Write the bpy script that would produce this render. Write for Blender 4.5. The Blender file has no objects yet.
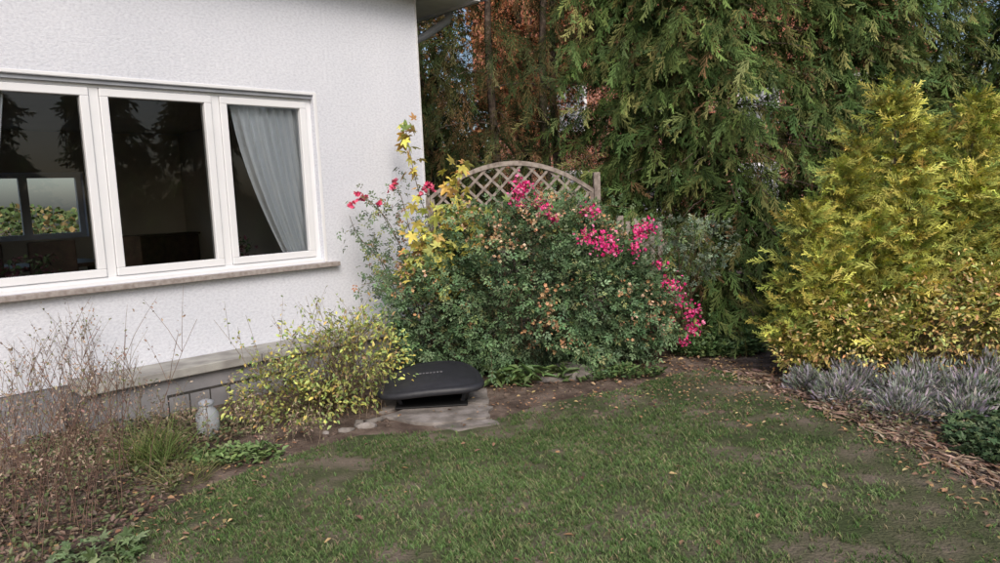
import bpy, math, numpy as np
from mathutils import Matrix, Vector
rng = np.random.default_rng(7)
sc = bpy.context.scene
COL = sc.collection
# ------------------------------------------------------------------ helpers
def empty(name, loc=(0,0,0), rz=0.0):
    e = bpy.data.objects.new(name, None); e.empty_display_size=.2
    e.location=loc; e.rotation_euler=(0,0,rz); COL.objects.link(e); return e
def mesh_np(name, V, F, mat, col=None, parent=None, smooth=False):
    V=np.asarray(V,dtype=np.float32).reshape(-1,3); F=np.asarray(F,dtype=np.int32)
    k=F.shape[1]; m=bpy.data.meshes.new(name)
    m.vertices.add(len(V)); m.vertices.foreach_set('co',V.ravel())
    m.loops.add(F.size); m.loops.foreach_set('vertex_index',F.ravel())
    m.polygons.add(len(F)); m.polygons.foreach_set('loop_start',np.arange(0,F.size,k,dtype=np.int32))
    try: m.polygons.foreach_set('loop_total',np.full(len(F),k,dtype=np.int32))
    except Exception: pass
    if smooth: m.polygons.foreach_set('use_smooth',np.ones(len(F),dtype=bool))
    m.update(calc_edges=True)
    if col is not None:
        a=m.color_attributes.new(name='Col',type='FLOAT_COLOR',domain='POINT')
        c=np.ones((len(V),4),dtype=np.float32); c[:,:3]=col; a.data.foreach_set('color',c.ravel())
    m.materials.append(mat)
    o=bpy.data.objects.new(name,m); COL.objects.link(o)
    if parent is not None: o.parent=parent
    return o
def pymesh(name,V,F,mat,parent=None,smooth=False,bevel=0):
    m=bpy.data.meshes.new(name); m.from_pydata([tuple(v) for v in V],[],F); m.update()
    m.materials.append(mat)
    if smooth: m.polygons.foreach_set('use_smooth',np.ones(len(m.polygons),dtype=bool))
    o=bpy.data.objects.new(name,m); COL.objects.link(o)
    if parent is not None: o.parent=parent
    if bevel:
        b=o.modifiers.new('b','BEVEL'); b.width=bevel; b.segments=2; b.limit_method='ANGLE'
    return o
def boxes(name, L, mat, parent=None, bevel=0):
    V=[];F=[]
    for (x0,x1,y0,y1,z0,z1) in L:
        b=len(V)
        V+=[(x0,y0,z0),(x1,y0,z0),(x1,y1,z0),(x0,y1,z0),(x0,y0,z1),(x1,y0,z1),(x1,y1,z1),(x0,y1,z1)]
        F+=[(b,b+3,b+2,b+1),(b+4,b+5,b+6,b+7),(b,b+1,b+5,b+4),(b+1,b+2,b+6,b+5),(b+2,b+3,b+7,b+6),(b+3,b,b+4,b+7)]
    return pymesh(name,V,F,mat,parent,bevel=bevel)
def nrm(a): return a/np.maximum(np.linalg.norm(a,axis=-1,keepdims=True),1e-6)
def frames(d, roll, up=None):
    d=nrm(d); n=len(d)
    if up is None: up=np.tile([0,0,1.],(n,1))
    x=np.cross(d,up+rng.normal(0,.05,(n,3))); x=nrm(x); z=np.cross(x,d)
    c=np.cos(roll)[:,None]; s=np.sin(roll)[:,None]
    x2=x*c+z*s; z2=-x*s+z*c
    return np.stack([x2,d,z2],axis=2)
def scatter(name,T,P,R,S,C,mat,parent=None,grad=(.75,1.15)):
    TV,TF,TT=T
    n=len(P); k=len(TV)
    S=np.asarray(S)
    V=np.einsum('nij,kj->nki',R,TV)*S[:,None,None]+P[:,None,:]
    F=(TF[None]+ (np.arange(n)*k)[:,None,None]).reshape(-1,TF.shape[1])
    g=grad[0]+(grad[1]-grad[0])*TT
    Cc=C[:,None,:]*g[None,:,None]
    return mesh_np(name,V.reshape(-1,3),F,mat,Cc.reshape(-1,3),parent)
def pal(n,cols,w=None,var=.15):
    cols=np.array(cols); i=rng.choice(len(cols),n,p=w)
    c=cols[i]*np.clip(rng.normal(1,var,(n,1)),.45,1.7)
    return c*np.clip(rng.normal(1,.05,(n,3)),.8,1.2)
_ns=[(rng.normal(0,1,2),rng.uniform(0,6.28)) for _ in range(24)]
def noise2(x,y,f=1.0):
    s=0
    for i,(k,p) in enumerate(_ns):
        ff=f*(1+ (i%6)*.55); s=s+np.sin(k[0]*x*ff+k[1]*y*ff+p)/(1+.3*(i%6))
    return s/8.0
def inpoly(x,y,poly):
    ins=np.zeros(len(x),bool); n=len(poly); j=n-1
    for i in range(n):
        xi,yi=poly[i]; xj,yj=poly[j]
        c=((yi>y)!=(yj>y))&(x<(xj-xi)*(y-yi)/(yj-yi+1e-9)+xi); ins^=c; j=i
    return ins
def tubes(name, lines, mat, parent=None, sides=5, col=None):
    V=[];F=[]
    for li,(pts,r0,r1) in enumerate(lines):
        pts=np.asarray(pts,float); n=len(pts); t=nrm(np.gradient(pts,axis=0))
        ref=np.array([.31,.95,.05]); a=nrm(np.cross(t,ref)); b=np.cross(t,a)
        base=len(V)
        for i in range(n):
            r=r0+(r1-r0)*i/(n-1)
            for s in range(sides):
                an=2*math.pi*s/sides; V.append(pts[i]+r*(a[i]*math.cos(an)+b[i]*math.sin(an)))
        for i in range(n-1):
            for s in range(sides):
                s2=(s+1)%sides
                F.append((base+i*sides+s,base+i*sides+s2,base+(i+1)*sides+s2,base+(i+1)*sides+s))
    return mesh_np(name,np.array(V),np.array(F),mat,None,parent,smooth=True)
# ------------------------------------------------------------------ materials
def newmat(name):
    m=bpy.data.materials.new(name); m.use_nodes=True; nt=m.node_tree
    return m,nt,nt.nodes['Principled BSDF'],nt.nodes['Material Output']
def N(nt,t,**k):
    n=nt.nodes.new(t)
    for a,b in k.items(): setattr(n,a,b)
    return n
def leafmat(name,gloss=0.,rough=.4):
    m,nt,p,o=newmat(name); at=N(nt,'ShaderNodeAttribute',attribute_name='Col')
    if gloss>0:
        nt.links.new(at.outputs['Color'],p.inputs['Base Color']); p.inputs['Roughness'].default_value=rough; p.inputs['Specular IOR Level'].default_value=gloss
    else:
        d=N(nt,'ShaderNodeBsdfDiffuse'); nt.links.new(at.outputs['Color'],d.inputs['Color']); nt.links.new(d.outputs[0],o.inputs[0]); nt.nodes.remove(p)
    return m
def noisemat(name,c1,c2,scale=8,rough=.8,bump=.3,bscale=60,detail=6,c3=None,bdist=.01,spec=.3,ramp=(.35,.65)):
    m,nt,p,o=newmat(name); tc=N(nt,'ShaderNodeTexCoord')
    n1=N(nt,'ShaderNodeTexNoise'); n1.inputs['Scale'].default_value=scale; n1.inputs['Detail'].default_value=detail
    nt.links.new(tc.outputs['Object'],n1.inputs['Vector'])
    r=N(nt,'ShaderNodeValToRGB'); e=r.color_ramp.elements
    e[0].position=ramp[0]; e[0].color=(*c1,1); e[1].position=ramp[1]; e[1].color=(*c2,1)
    if c3: q=e.new((ramp[0]+ramp[1])/2); q.color=(*c3,1)
    nt.links.new(n1.outputs['Fac'],r.inputs[0]); nt.links.new(r.outputs[0],p.inputs['Base Color'])
    p.inputs['Roughness'].default_value=rough; p.inputs['Specular IOR Level'].default_value=spec
    if bump>0:
        n2=N(nt,'ShaderNodeTexNoise'); n2.inputs['Scale'].default_value=bscale; n2.inputs['Detail'].default_value=4
        nt.links.new(tc.outputs['Object'],n2.inputs['Vector'])
        b=N(nt,'ShaderNodeBump'); b.inputs['Strength'].default_value=bump; b.inputs['Distance'].default_value=bdist
        nt.links.new(n2.outputs['Fac'],b.inputs['Height']); nt.links.new(b.outputs[0],p.inputs['Normal'])
    return m
M_leaf=leafmat('foliage',.35,.5); M_con=leafmat('conifer_foliage'); M_pet=leafmat('petals')
M_dry=leafmat('dry_plant'); M_grass=leafmat('grass_blades')
M_bark=noisemat('bark',(.07,.052,.042),(.2,.155,.12),14,.9,.8,40,bdist=.03)
M_stem=noisemat('stems',(.08,.06,.035),(.16,.12,.07),20,.8,0)
M_soil=noisemat('soil',(.085,.062,.05),(.24,.185,.15),5,.95,.9,45,7,(.15,.112,.09),.03,.1)
M_pvc=noisemat('window_plastic',(.8,.81,.83),(.84,.85,.87),3,.35,0,spec=.5)
M_sill=noisemat('sill_stone',(.26,.22,.2),(.4,.36,.34),30,.6,.1,100)
M_conc=noisemat('concrete',(.26,.25,.235),(.41,.4,.37),6,.9,.4,90,8,bdist=.006)
M_concd=noisemat('plinth_paint',(.19,.19,.2),(.27,.265,.275),5,.9,.4,90,8,bdist=.005)
M_roomw=noisemat('room_wall',(.7,.66,.58),(.76,.71,.63),2,.9,0)
M_wood=noisemat('dark_wood',(.05,.03,.02),(.09,.055,.035),10,.5,0)
M_floor=noisemat('floor_parquet',(.22,.13,.07),(.3,.19,.1),10,.5,0)
M_white=noisemat('white_paint',(.7,.7,.7),(.8,.8,.8),6,.6,0)
M_zinc=noisemat('zinc',(.3,.32,.36),(.38,.4,.44),6,.5,0,spec=.5)
M_tile=noisemat('roof_tile',(.28,.1,.06),(.42,.17,.1),12,.85,.4,30)
M_trel=noisemat('weathered_wood',(.19,.155,.135),(.38,.33,.29),18,.85,.4,70,6,bdist=.004)
M_stone=noisemat('stone',(.15,.135,.12),(.33,.3,.28),9,.85,.8,40,8,(.23,.205,.185),.01)
M_blk=noisemat('black_plastic',(.02,.021,.026),(.03,.031,.037),30,.5,.08,300,spec=.45,bdist=.002)
M_blk2=noisemat('dark_plastic',(.008,.008,.009),(.014,.014,.014),30,.6,0)
M_lab=noisemat('grey_label',(.13,.13,.14),(.16,.16,.17),30,.5,0)
M_met=noisemat('dark_metal',(.03,.03,.03),(.06,.055,.05),20,.5,0)
# stucco
m,nt,p,o=newmat('white_stucco'); M_stucco=m
tc=N(nt,'ShaderNodeTexCoord')
big=N(nt,'ShaderNodeTexNoise'); big.inputs['Scale'].default_value=.8; big.inputs['Detail'].default_value=5
mpp=N(nt,'ShaderNodeMapping'); mpp.inputs['Scale'].default_value=(.75,.75,1.2); nt.links.new(tc.outputs['Object'],mpp.inputs[0])
fine=N(nt,'ShaderNodeTexNoise'); fine.inputs['Scale'].default_value=50; fine.inputs['Detail'].default_value=4; fine.inputs['Roughness'].default_value=.65
nt.links.new(tc.outputs['Object'],big.inputs['Vector']); nt.links.new(mpp.outputs[0],fine.inputs['Vector'])
r=N(nt,'ShaderNodeValToRGB'); r.color_ramp.elements[0].position=.3; r.color_ramp.elements[0].color=(.70,.725,.79,1); r.color_ramp.elements[1].position=.7; r.color_ramp.elements[1].color=(.80,.82,.88,1)
nt.links.new(big.outputs['Fac'],r.inputs[0])
r2=N(nt,'ShaderNodeValToRGB'); r2.color_ramp.elements[0].position=.3; r2.color_ramp.elements[0].color=(.8,.8,.82,1); r2.color_ramp.elements[1].position=.58; r2.color_ramp.elements[1].color=(1,1,1,1)
nt.links.new(fine.outputs['Fac'],r2.inputs[0])
mm=N(nt,'ShaderNodeMix',data_type='RGBA',blend_type='MULTIPLY'); mm.inputs[0].default_value=1
nt.links.new(r.outputs[0],mm.inputs[6]); nt.links.new(r2.outputs[0],mm.inputs[7]); nt.links.new(mm.outputs[2],p.inputs['Base Color'])
b=N(nt,'ShaderNodeBump'); b.inputs['Strength'].default_value=.65; b.inputs['Distance'].default_value=.008
nt.links.new(fine.outputs['Fac'],b.inputs['Height']); nt.links.new(b.outputs[0],p.inputs['Normal']); p.inputs['Roughness'].default_value=.95; p.inputs['Specular IOR Level'].default_value=.1
# glass
m,nt,p,o=newmat('window_glass'); M_glass=m
tr=N(nt,'ShaderNodeBsdfTransparent'); tr.inputs[0].default_value=(.93,.95,.95,1); gl=N(nt,'ShaderNodeBsdfGlossy'); gl.inputs['Roughness'].default_value=.01
fr=N(nt,'ShaderNodeFresnel'); fr.inputs[0].default_value=1.6; mx=N(nt,'ShaderNodeMixShader')
nt.links.new(fr.outputs[0],mx.inputs[0]); nt.links.new(tr.outputs[0],mx.inputs[1]); nt.links.new(gl.outputs[0],mx.inputs[2]); nt.links.new(mx.outputs[0],o.inputs[0])
# curtain
m,nt,p,o=newmat('curtain_cloth'); M_curt=m
p.inputs['Base Color'].default_value=(.86,.9,.95,1); p.inputs['Roughness'].default_value=.9
# brick
m,nt,p,o=newmat('red_brick'); M_brick=m
tc=N(nt,'ShaderNodeTexCoord'); bt=N(nt,'ShaderNodeTexBrick'); bt.inputs['Scale'].default_value=4
mp=N(nt,'ShaderNodeMapping'); mp.inputs['Rotation'].default_value=(math.radians(90),0,0); nt.links.new(tc.outputs['Object'],mp.inputs[0]); nt.links.new(mp.outputs[0],bt.inputs['Vector'])
bt.inputs['Color1'].default_value=(.45,.17,.1,1); bt.inputs['Color2'].default_value=(.36,.13,.08,1); bt.inputs['Mortar'].default_value=(.38,.33,.3,1)
nt.links.new(bt.outputs[0],p.inputs['Base Color']); p.inputs['Roughness'].default_value=.9
M_lawn=noisemat('lawn_soil',(.07,.09,.042),(.2,.165,.13),2.6,.95,.9,60,9,(.115,.115,.07),.02,.05,(.38,.64))
# ------------------------------------------------------------------ ground
gx=np.linspace(-120,120,61)
V=[(x,y,0) for y in gx for x in gx]; F=[(j*61+i,j*61+i+1,(j+1)*61+i+1,(j+1)*61+i) for j in range(60) for i in range(60)]
mesh_np('ground',V,F,M_soil)
LAWN=[(-1.8,-3),(-1.78,2.2),(-1.85,3.1),(-1.98,3.6),(-1.75,4.05),(-1.42,4.48),(-1.02,4.86),(-.62,4.84),(-.15,4.98),(.15,5.3),(.6,5.6),(1.1,5.8),(1.5,6.15),(1.85,6.3),(2.12,5.9),(2.2,5.2),(2.32,4.6),(2.42,4.0),(2.5,3.4),(2.65,2.2),(2.9,-3)]
pymesh('lawn_ground',[(x,y,.004) for x,y in LAWN],[list(range(len(LAWN)))],M_lawn)
def tuft(nb,h,w,spread,lean,seed):
    r=np.random.default_rng(seed); V=[];F=[];T=[]
    for i in range(nb):
        a=r.uniform(0,6.28); px,py=r.normal(0,spread,2); hh=h*r.uniform(.5,1.1); l=lean*r.uniform(.2,1.2)*hh; b=r.uniform(0,6.28)
        dx,dy=math.cos(b)*l,math.sin(b)*l; cx,cy=math.cos(a)*w/2,math.sin(a)*w/2; k=len(V)
        V+=[(px-cx,py-cy,0),(px+cx,py+cy,0),(px+dx*.4+cx*.8,py+dy*.4+cy*.8,hh*.6),(px+dx*.4-cx*.8,py+dy*.4-cy*.8,hh*.6),(px+dx+cx*.15,py+dy+cy*.15,hh*.95),(px+dx-cx*.15,py+dy-cy*.15,hh*.95)]
        F+=[(k,k+1,k+2,k+3),(k+3,k+2,k+4,k+5)]; T+=[0,0,.6,.6,1,1]
    return np.array(V),np.array(F),np.array(T)
n=105000
x=rng.uniform(-2.2,2.9,n); y=2.2+rng.uniform(0,1,n)**1.15*4.2
edge=noise2(x,y,5)*.08
k=inpoly(x+edge,y+edge*.5,LAWN)
d1=noise2(x,y,1.3); d2=noise2(x+9,y-4,4.0); d3=noise2(x-3,y+7,11)
worn=np.exp(-((x-1.8)/.55)**2-((y-5.5)/.9)**2)*.8+np.exp(-((x-2.2)/.3)**2-((y-3.8)/1.1)**2)*.8+np.exp(-((x+1.05)/.25)**2-((y-4.2)/.35)**2)*.9+np.exp(-((x-.5)/1.0)**2-((y-5.4)/.35)**2)*.85+np.exp(-((x-1.5)/.25)**2-((y-4.3)/.3)**2)*.6+np.exp(-((x-1.7)/.4)**2-((y-3.1)/.25)**2)*.45+np.exp(-((x+.5)/.5)**2-((y-4.85)/.2)**2)*.5
dens=.62+.28*d1+.5*d2+.45*d3-worn*.85
k&=rng.uniform(0,1,n)<np.clip(dens,.05,1)
x=x[k];y=y[k];n=len(x)
c=pal(n,[(.095,.16,.055),(.125,.19,.072),(.165,.205,.095),(.26,.235,.14)],[.35,.33,.21,.11],.2)*(1+.35*noise2(x,y,2.2)+.2*noise2(x,y,9))[:,None]
a=rng.uniform(0,6.28,n); R=np.zeros((n,3,3)); R[:,0,0]=np.cos(a);R[:,0,1]=-np.sin(a);R[:,1,0]=np.sin(a);R[:,1,1]=np.cos(a);R[:,2,2]=1
scatter('lawn_grass',tuft(5,.027,.0044,.013,1.4,1),np.stack([x,y,np.full(n,.003)],1),R,rng.uniform(.6,1.25,n),c,M_grass,None,(.65,1.35))
def leafq(w=.5,fold=.1,droop=.12):
    V=np.array([(0,0,0),(w/2,.38,fold),(w*.3,.78,fold*.5-droop*.5),(0,1,-droop),(-w*.3,.78,fold*.5-droop*.5),(-w/2,.38,fold)],float)
    F=np.array([(0,1,2,3),(0,3,4,5)]); return V,F,np.array([.4,.8,.9,1,.9,.8])
def merge(parts):
    V=[];F=[];T=[];k=0
    for v,f,t in parts: V.append(v);F.append(f+k);T.append(t);k+=len(v)
    return np.vstack(V),np.vstack(F),np.concatenate(T)
def xf(T,ang=0,s=1,off=(0,0,0),tilt=0,tw=0):
    v,f,t=T; M=np.array(Matrix.Rotation(ang,3,'Z')@Matrix.Rotation(tilt,3,'X')@Matrix.Rotation(tw,3,'Y')); return (v*s)@M.T+np.array(off),f,t
L1=leafq()
compound=merge([xf(L1,0,.42,(0,.6,0)),xf(L1,.9,.36,(-.02,.5,0),.2),xf(L1,-.9,.36,(.02,.5,0),.2),xf(L1,1.1,.3,(-.02,.22,0),-.1),xf(L1,-1.1,.3,(.02,.22,0),.1)])
def spray(nside=7,w=.02,wid=.3,sub=2,droop=.28):
    V=[];F=[];T=[]
    def strip(p0,p1,w0,w1,t0,t1,z=0):
        p0=np.array(p0);p1=np.array(p1);d=p1-p0;l=np.hypot(*d);nx,ny=-d[1]/l,d[0]/l;k=len(V)
        for p,ww,t,sg in ((p0,w0,t0,-1),(p0,w0,t0,1),(p1,w1,t1,1),(p1,w1,t1,-1)):
            q=p+sg*ww*np.array([nx,ny]); V.append((q[0],q[1],-droop*q[1]**2-.5*abs(q[0])**1.5+z)); T.append(t)
        F.append((k,k+1,k+2,k+3))
    strip((0,0),(0,.55),w*.6,w*.6,0,.5); strip((0,.55),(0,1),w*.8,w*.3,.5,1)
    for i in range(nside):
        t=.08+.8*i/(nside-1)
        for sg in (-1,1):
            L=(wid+.08-wid*.75*t)*(1+.3*math.sin(i*7+sg*2)); a=.65+.2*math.sin(i*3+sg)
            p0=(0,t+(.06 if sg>0 else 0)); p1=(sg*L*math.sin(a),p0[1]+L*math.cos(a))
            zz=.06*math.sin(i*5+sg*2); strip(p0,p1,w*.9,w*.35,t*.6,.5+.5*t,zz)
            for q in ((.35,.7) if sub==2 else (.5,)):
                b0=(p0[0]+(p1[0]-p0[0])*q,p0[1]+(p1[1]-p0[1])*q); l2=L*.45*(1.1-q*.5)
                strip(b0,(b0[0]+sg*l2*.15,b0[1]+l2),w*.8,w*.3,.4+.3*t,.6+.4*t,zz)
    return np.array(V),np.array(F),np.array(T)
SPR=spray(6,.023); SPRL=spray(5,.055,.4,1); SPRG=spray(6,.028,.34,1,.1); SPRH=spray(6,.013,.26,1,.4)
def petT(n=5):
    P=[]
    for i in range(n): P.append(xf(leafq(.75,.15,-.15),i*6.283/n,.5,(0,0,0),.5))
    return merge(P)
FLOW=petT(5)
# ------------------------------------------------------------------ conifers
def con_arrays(cx,cy,H,Rb,nb,ns,zmin=.2,droop=.35,rise=.25,power=.8,ss=.3,face=.55,upr=0.,z0=0,tmin=.3):
    z=zmin+(H-zmin)*rng.uniform(0,1,nb)**1.1
    toward=math.atan2(-cy,-cx); az=np.where(rng.uniform(0,1,nb)<face,toward+rng.normal(0,.9,nb),rng.uniform(0,6.28,nb))
    prof=(1-(z-zmin)/(H-zmin+.15))**power
    L=Rb*np.clip(prof,.08,1)*rng.uniform(.6,1.18,nb)*(1+.18*np.sin(z*3.1+az*2+cx))
    t=np.linspace(tmin,1,ns)[None]*rng.uniform(.93,1.07,(nb,1))
    o=np.stack([np.cos(az),np.sin(az)],1)
    rr=L[:,None]*t
    P=np.stack([cx+o[:,:1]*rr,cy+o[:,1:]*rr,z[:,None]+rise*rr-droop*rr*t+z0],2)
    side=np.stack([-o[:,1],o[:,0]],1); sg=np.where(np.arange(ns)%2==0,1,-1)[None,:,None]*rng.uniform(.1,1.1,(nb,ns,1))
    d=np.zeros((nb,ns,3)); d[:,:,:2]=o[:,None]*rng.uniform(.3,.9,(nb,ns,1))+side[:,None]*sg
    d[:,:,2]=rng.normal(-.75+upr*1.6,.35,(nb,ns))
    tt=np.broadcast_to(t,(nb,ns)).reshape(-1)
    P=P.reshape(-1,3)+rng.normal(0,.05,(nb*ns,3)); d=d.reshape(-1,3)
    bv=np.repeat(rng.normal(1,.25,nb),ns)
    S=ss*rng.uniform(.6,1.25,nb*ns)
    return P,d,S,tt,bv
def conifer(name,cx,cy,H,Rb,nb=230,ns=14,cols=None,w=(.4,.4,.2),trunk=.09,T=None,lean=0,dead=.04,tz=None,**kw):
    e=empty(name); P,d,S,tt,bv=con_arrays(cx,cy,H,Rb,nb,ns,**kw)
    T=T or SPR; n=len(P)
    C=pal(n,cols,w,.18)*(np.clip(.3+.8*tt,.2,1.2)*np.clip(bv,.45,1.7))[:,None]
    dd=rng.uniform(0,1,n)<dead; C[dd]=np.array([.22,.14,.07])*rng.uniform(.5,1.2,(dd.sum(),1))
    P=P+np.stack([lean*P[:,2],0*P[:,2],0*P[:,2]],1)
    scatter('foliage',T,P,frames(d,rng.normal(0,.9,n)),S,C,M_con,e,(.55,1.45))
    zz=np.linspace(0,H*.97,14); pts=np.stack([cx+lean*zz+.04*np.sin(zz*1.3+cx),cy+.04*np.cos(zz*1.1),zz],1)
    lines=[(pts,trunk,.015)]
    for i in range(int(nb*.35)):
        z=rng.uniform(.3,H*.9); a=rng.uniform(0,6.28); L=Rb*(1-z/H)**.8*.85+.1; t=np.linspace(0,1,5)
        lines.append((np.stack([cx+lean*z+np.cos(a)*L*t,cy+np.sin(a)*L*t,z+.25*L*t-.35*L*t*t],1),.014,.004))
    tubes('trunk',lines,M_bark,e)
    return e
G=((.08,.13,.045),(.13,.185,.06),(.22,.235,.085)); 
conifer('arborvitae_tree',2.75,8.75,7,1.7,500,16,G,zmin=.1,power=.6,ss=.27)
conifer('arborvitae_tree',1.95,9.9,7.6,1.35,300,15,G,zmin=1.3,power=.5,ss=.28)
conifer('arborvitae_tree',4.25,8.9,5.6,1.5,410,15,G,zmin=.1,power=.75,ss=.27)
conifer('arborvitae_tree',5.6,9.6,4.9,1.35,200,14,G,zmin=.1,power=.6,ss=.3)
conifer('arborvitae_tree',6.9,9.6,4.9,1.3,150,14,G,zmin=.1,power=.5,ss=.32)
DK=((.05,.07,.03),(.08,.105,.042),(.15,.135,.06))
conifer('hemlock_tree',.02,10.3,8.5,1.3,95,13,DK,(.4,.35,.25),trunk=.08,T=SPRH,zmin=1.6,power=.4,ss=.4,droop=.8,dead=.15,tmin=.15)
conifer('hemlock_tree',.72,10.4,8,1.1,55,13,DK,(.4,.35,.25),trunk=.09,T=SPRH,zmin=2.2,power=.4,ss=.4,droop=.8,dead=.15,lean=.012,tmin=.15)
conifer('hemlock_tree',.98,11.0,8,1.0,45,12,DK,(.4,.35,.25),trunk=.08,T=SPRH,zmin=1.8,power=.4,ss=.4,droop=.8,dead=.2,lean=-.01,tmin=.15)
conifer('hemlock_tree',-1.1,11.6,8,1.5,210,13,DK,(.5,.35,.15),trunk=.12,zmin=.4,power=.5,ss=.34,droop=.6,dead=.12)
conifer('hemlock_tree',2.3,12.6,8,1.4,110,12,DK,(.5,.35,.15),trunk=.12,zmin=.2,power=.5,ss=.4,droop=.6,dead=.2)
for (X,Y,H) in ((7.2,6.6,3.9),(7.6,4.2,4.8),(7.4,1.8,4.4),(7.8,-.6,5.0),(7.3,-3.0,4.6)):
    conifer('arborvitae_tree',X,Y,H,1.5,90,9,G,trunk=.1,T=SPRL,zmin=.1,power=.6,ss=.6,face=.0)
# golden thuja
e=empty('golden_thuja_shrub'); PP=[];DD=[];SS=[];CC=[]
LD=((3.38,6.15,2.32,.42,200),(3.10,6.2,1.95,.34,120),(2.93,6.1,1.75,.36,130),(3.65,6.1,2.0,.38,130),(3.98,6.0,2.2,.42,140),(4.4,6.3,2.15,.55,140),(2.55,5.95,1.36,.34,110),(2.68,5.8,1.05,.36,90),(3.3,5.75,1.55,.42,130),(3.75,5.7,1.6,.42,120),(4.2,5.7,1.4,.55,110),(3.0,5.75,1.25,.38,100))
for (X,Y,H,Rr,nb) in LD:
    P,d,S,tt,bv=con_arrays(X,Y,H,Rr,nb,9,zmin=.1,droop=-.25,rise=.5,power=.75,ss=.14,upr=.7)
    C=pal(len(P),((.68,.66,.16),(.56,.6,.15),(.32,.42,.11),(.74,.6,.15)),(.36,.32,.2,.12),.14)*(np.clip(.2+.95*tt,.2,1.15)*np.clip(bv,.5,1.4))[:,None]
    PP.append(P);DD.append(d);SS.append(S);CC.append(C)
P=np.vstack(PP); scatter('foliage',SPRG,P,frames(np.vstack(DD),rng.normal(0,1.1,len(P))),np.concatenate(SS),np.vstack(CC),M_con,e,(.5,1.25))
ln=[]
for (X,Y,H,_,_) in LD:
    t=np.linspace(0,1,6); ln.append((np.stack([3.4+(X-3.4)*t**.6,6.1+(Y-6.1)*t**.6,H*t*.95],1),.03,.005))
tubes('branches',ln,M_bark,e)
# ------------------------------------------------------------------ leafy bushes
def shell(n,ell,lo=.7,bump=.12):
    ell=np.array(ell); w=(ell[:,3]*ell[:,5]+ell[:,4]*ell[:,5]); i=rng.choice(len(ell),n,p=w/w.sum()); E=ell[i]
    u=nrm(rng.normal(0,1,(n,3))); r=lo+(1-lo)*rng.uniform(0,1,n)**.6
    r=r*(1+bump*np.sin(u[:,0]*7+u[:,2]*5+E[:,0]*3)+bump*.6*np.sin(u[:,1]*11+u[:,2]*9))
    P=E[:,:3]+u*E[:,3:]*r[:,None]
    keep=P[:,2]>.02
    for q in ell:
        dd=np.sqrt((((P-q[:3])/q[3:])**2).sum(1)); keep&=dd>.55
    return P[keep],u[keep],r[keep]
def bush(name,ell,n,size,cols,w,T=compound,stems=30,base=None,lo=.7,droop=-.1,bump=.12,mat=None,sr=.008):
    e=empty(name); P,u,r=shell(n,ell,lo,bump); m=len(P)
    d=u+rng.normal(0,.6,(m,3)); d[:,2]+=droop
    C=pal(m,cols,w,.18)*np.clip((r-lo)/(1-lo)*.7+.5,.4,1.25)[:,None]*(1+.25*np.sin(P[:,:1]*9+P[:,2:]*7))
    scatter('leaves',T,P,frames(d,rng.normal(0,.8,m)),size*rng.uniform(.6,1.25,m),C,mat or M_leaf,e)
    bx,by=base; ln=[]
    idx=rng.choice(m,stems)
    for j in idx:
        t=np.linspace(0,1,7)[:,None]; p1=P[j]*1.0; p0=np.array([bx+rng.normal(0,.12),by+rng.normal(0,.1),0]); mid=(p0+p1)/2+np.array([0,0,.25*abs(p1[2])])
        ln.append(((1-t)**2*p0+2*t*(1-t)*mid+t*t*p1,sr,sr*.3))
    tubes('stems',ln,M_stem,e)
    return e
ROSE=[(.2,6.85,.75,1.0,.75,.76),(-.45,6.6,.52,.6,.55,.57),(.85,6.8,.65,.65,.6,.68),(.3,6.6,.5,.9,.6,.55),(.35,7.1,1.02,.65,.5,.5),(1.2,6.75,.4,.4,.4,.42)]
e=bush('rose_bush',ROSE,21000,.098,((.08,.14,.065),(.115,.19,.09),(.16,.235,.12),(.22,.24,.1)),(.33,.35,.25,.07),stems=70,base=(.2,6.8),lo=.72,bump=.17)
P,u,r=shell(4600,ROSE,.98,.17); k=(P[:,2]>.25)&(u[:,1]<.4)&(noise2(P[:,0]*1.,P[:,2],4)+P[:,2]*.5>rng.uniform(.1,1.1,len(P))); P=P[k];u=u[k]
P=P[:540];u=u[:540];m=len(P)
P3=np.repeat(P,4,0)+rng.normal(0,.02,(m*4,3)); u3=np.repeat(u,4,0)+rng.normal(0,.5,(m*4,3))
scatter('faded_blooms',FLOW,P3,frames(u3[:,[1,2,0]],rng.uniform(0,6,m*4)),rng.uniform(.028,.052,m*4),pal(m*4,((.52,.35,.2),(.64,.48,.33),(.4,.25,.14),(.54,.3,.16))),M_pet,e)
def canes(parent,defs,r=.006):
    ln=[]
    for pts in defs:
        pts=np.array(pts,float); t=np.linspace(0,len(pts)-1,len(pts)*5); 
        q=np.stack([np.interp(t,range(len(pts)),pts[:,k]) for k in range(3)],1)
        for _ in range(3): q[1:-1]=(q[:-2]+q[1:-1]*2+q[2:])/4
        ln.append((q,r,r*.35))
    tubes('canes',ln,M_stem,parent); return ln
def leaves_on(parent,ln,per,size,cols,w,T,spread=.06,t0=.3,name='cane_leaves'):
    PP=[]
    for q,_,_ in ln:
        i=rng.uniform(t0*(len(q)-1),len(q)-1,per); j=i.astype(int); j=np.minimum(j,len(q)-2)
        PP.append(q[j]+(q[j+1]-q[j])*(i-j)[:,None]+rng.normal(0,spread,(per,3)))
    P=np.vstack(PP); m=len(P); d=rng.normal(0,1,(m,3)); d[:,2]-=.3
    scatter(name,T,P,frames(d,rng.normal(0,.8,m)),size*rng.uniform(.6,1.25,m),pal(m,cols,w),M_leaf,parent)
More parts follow.
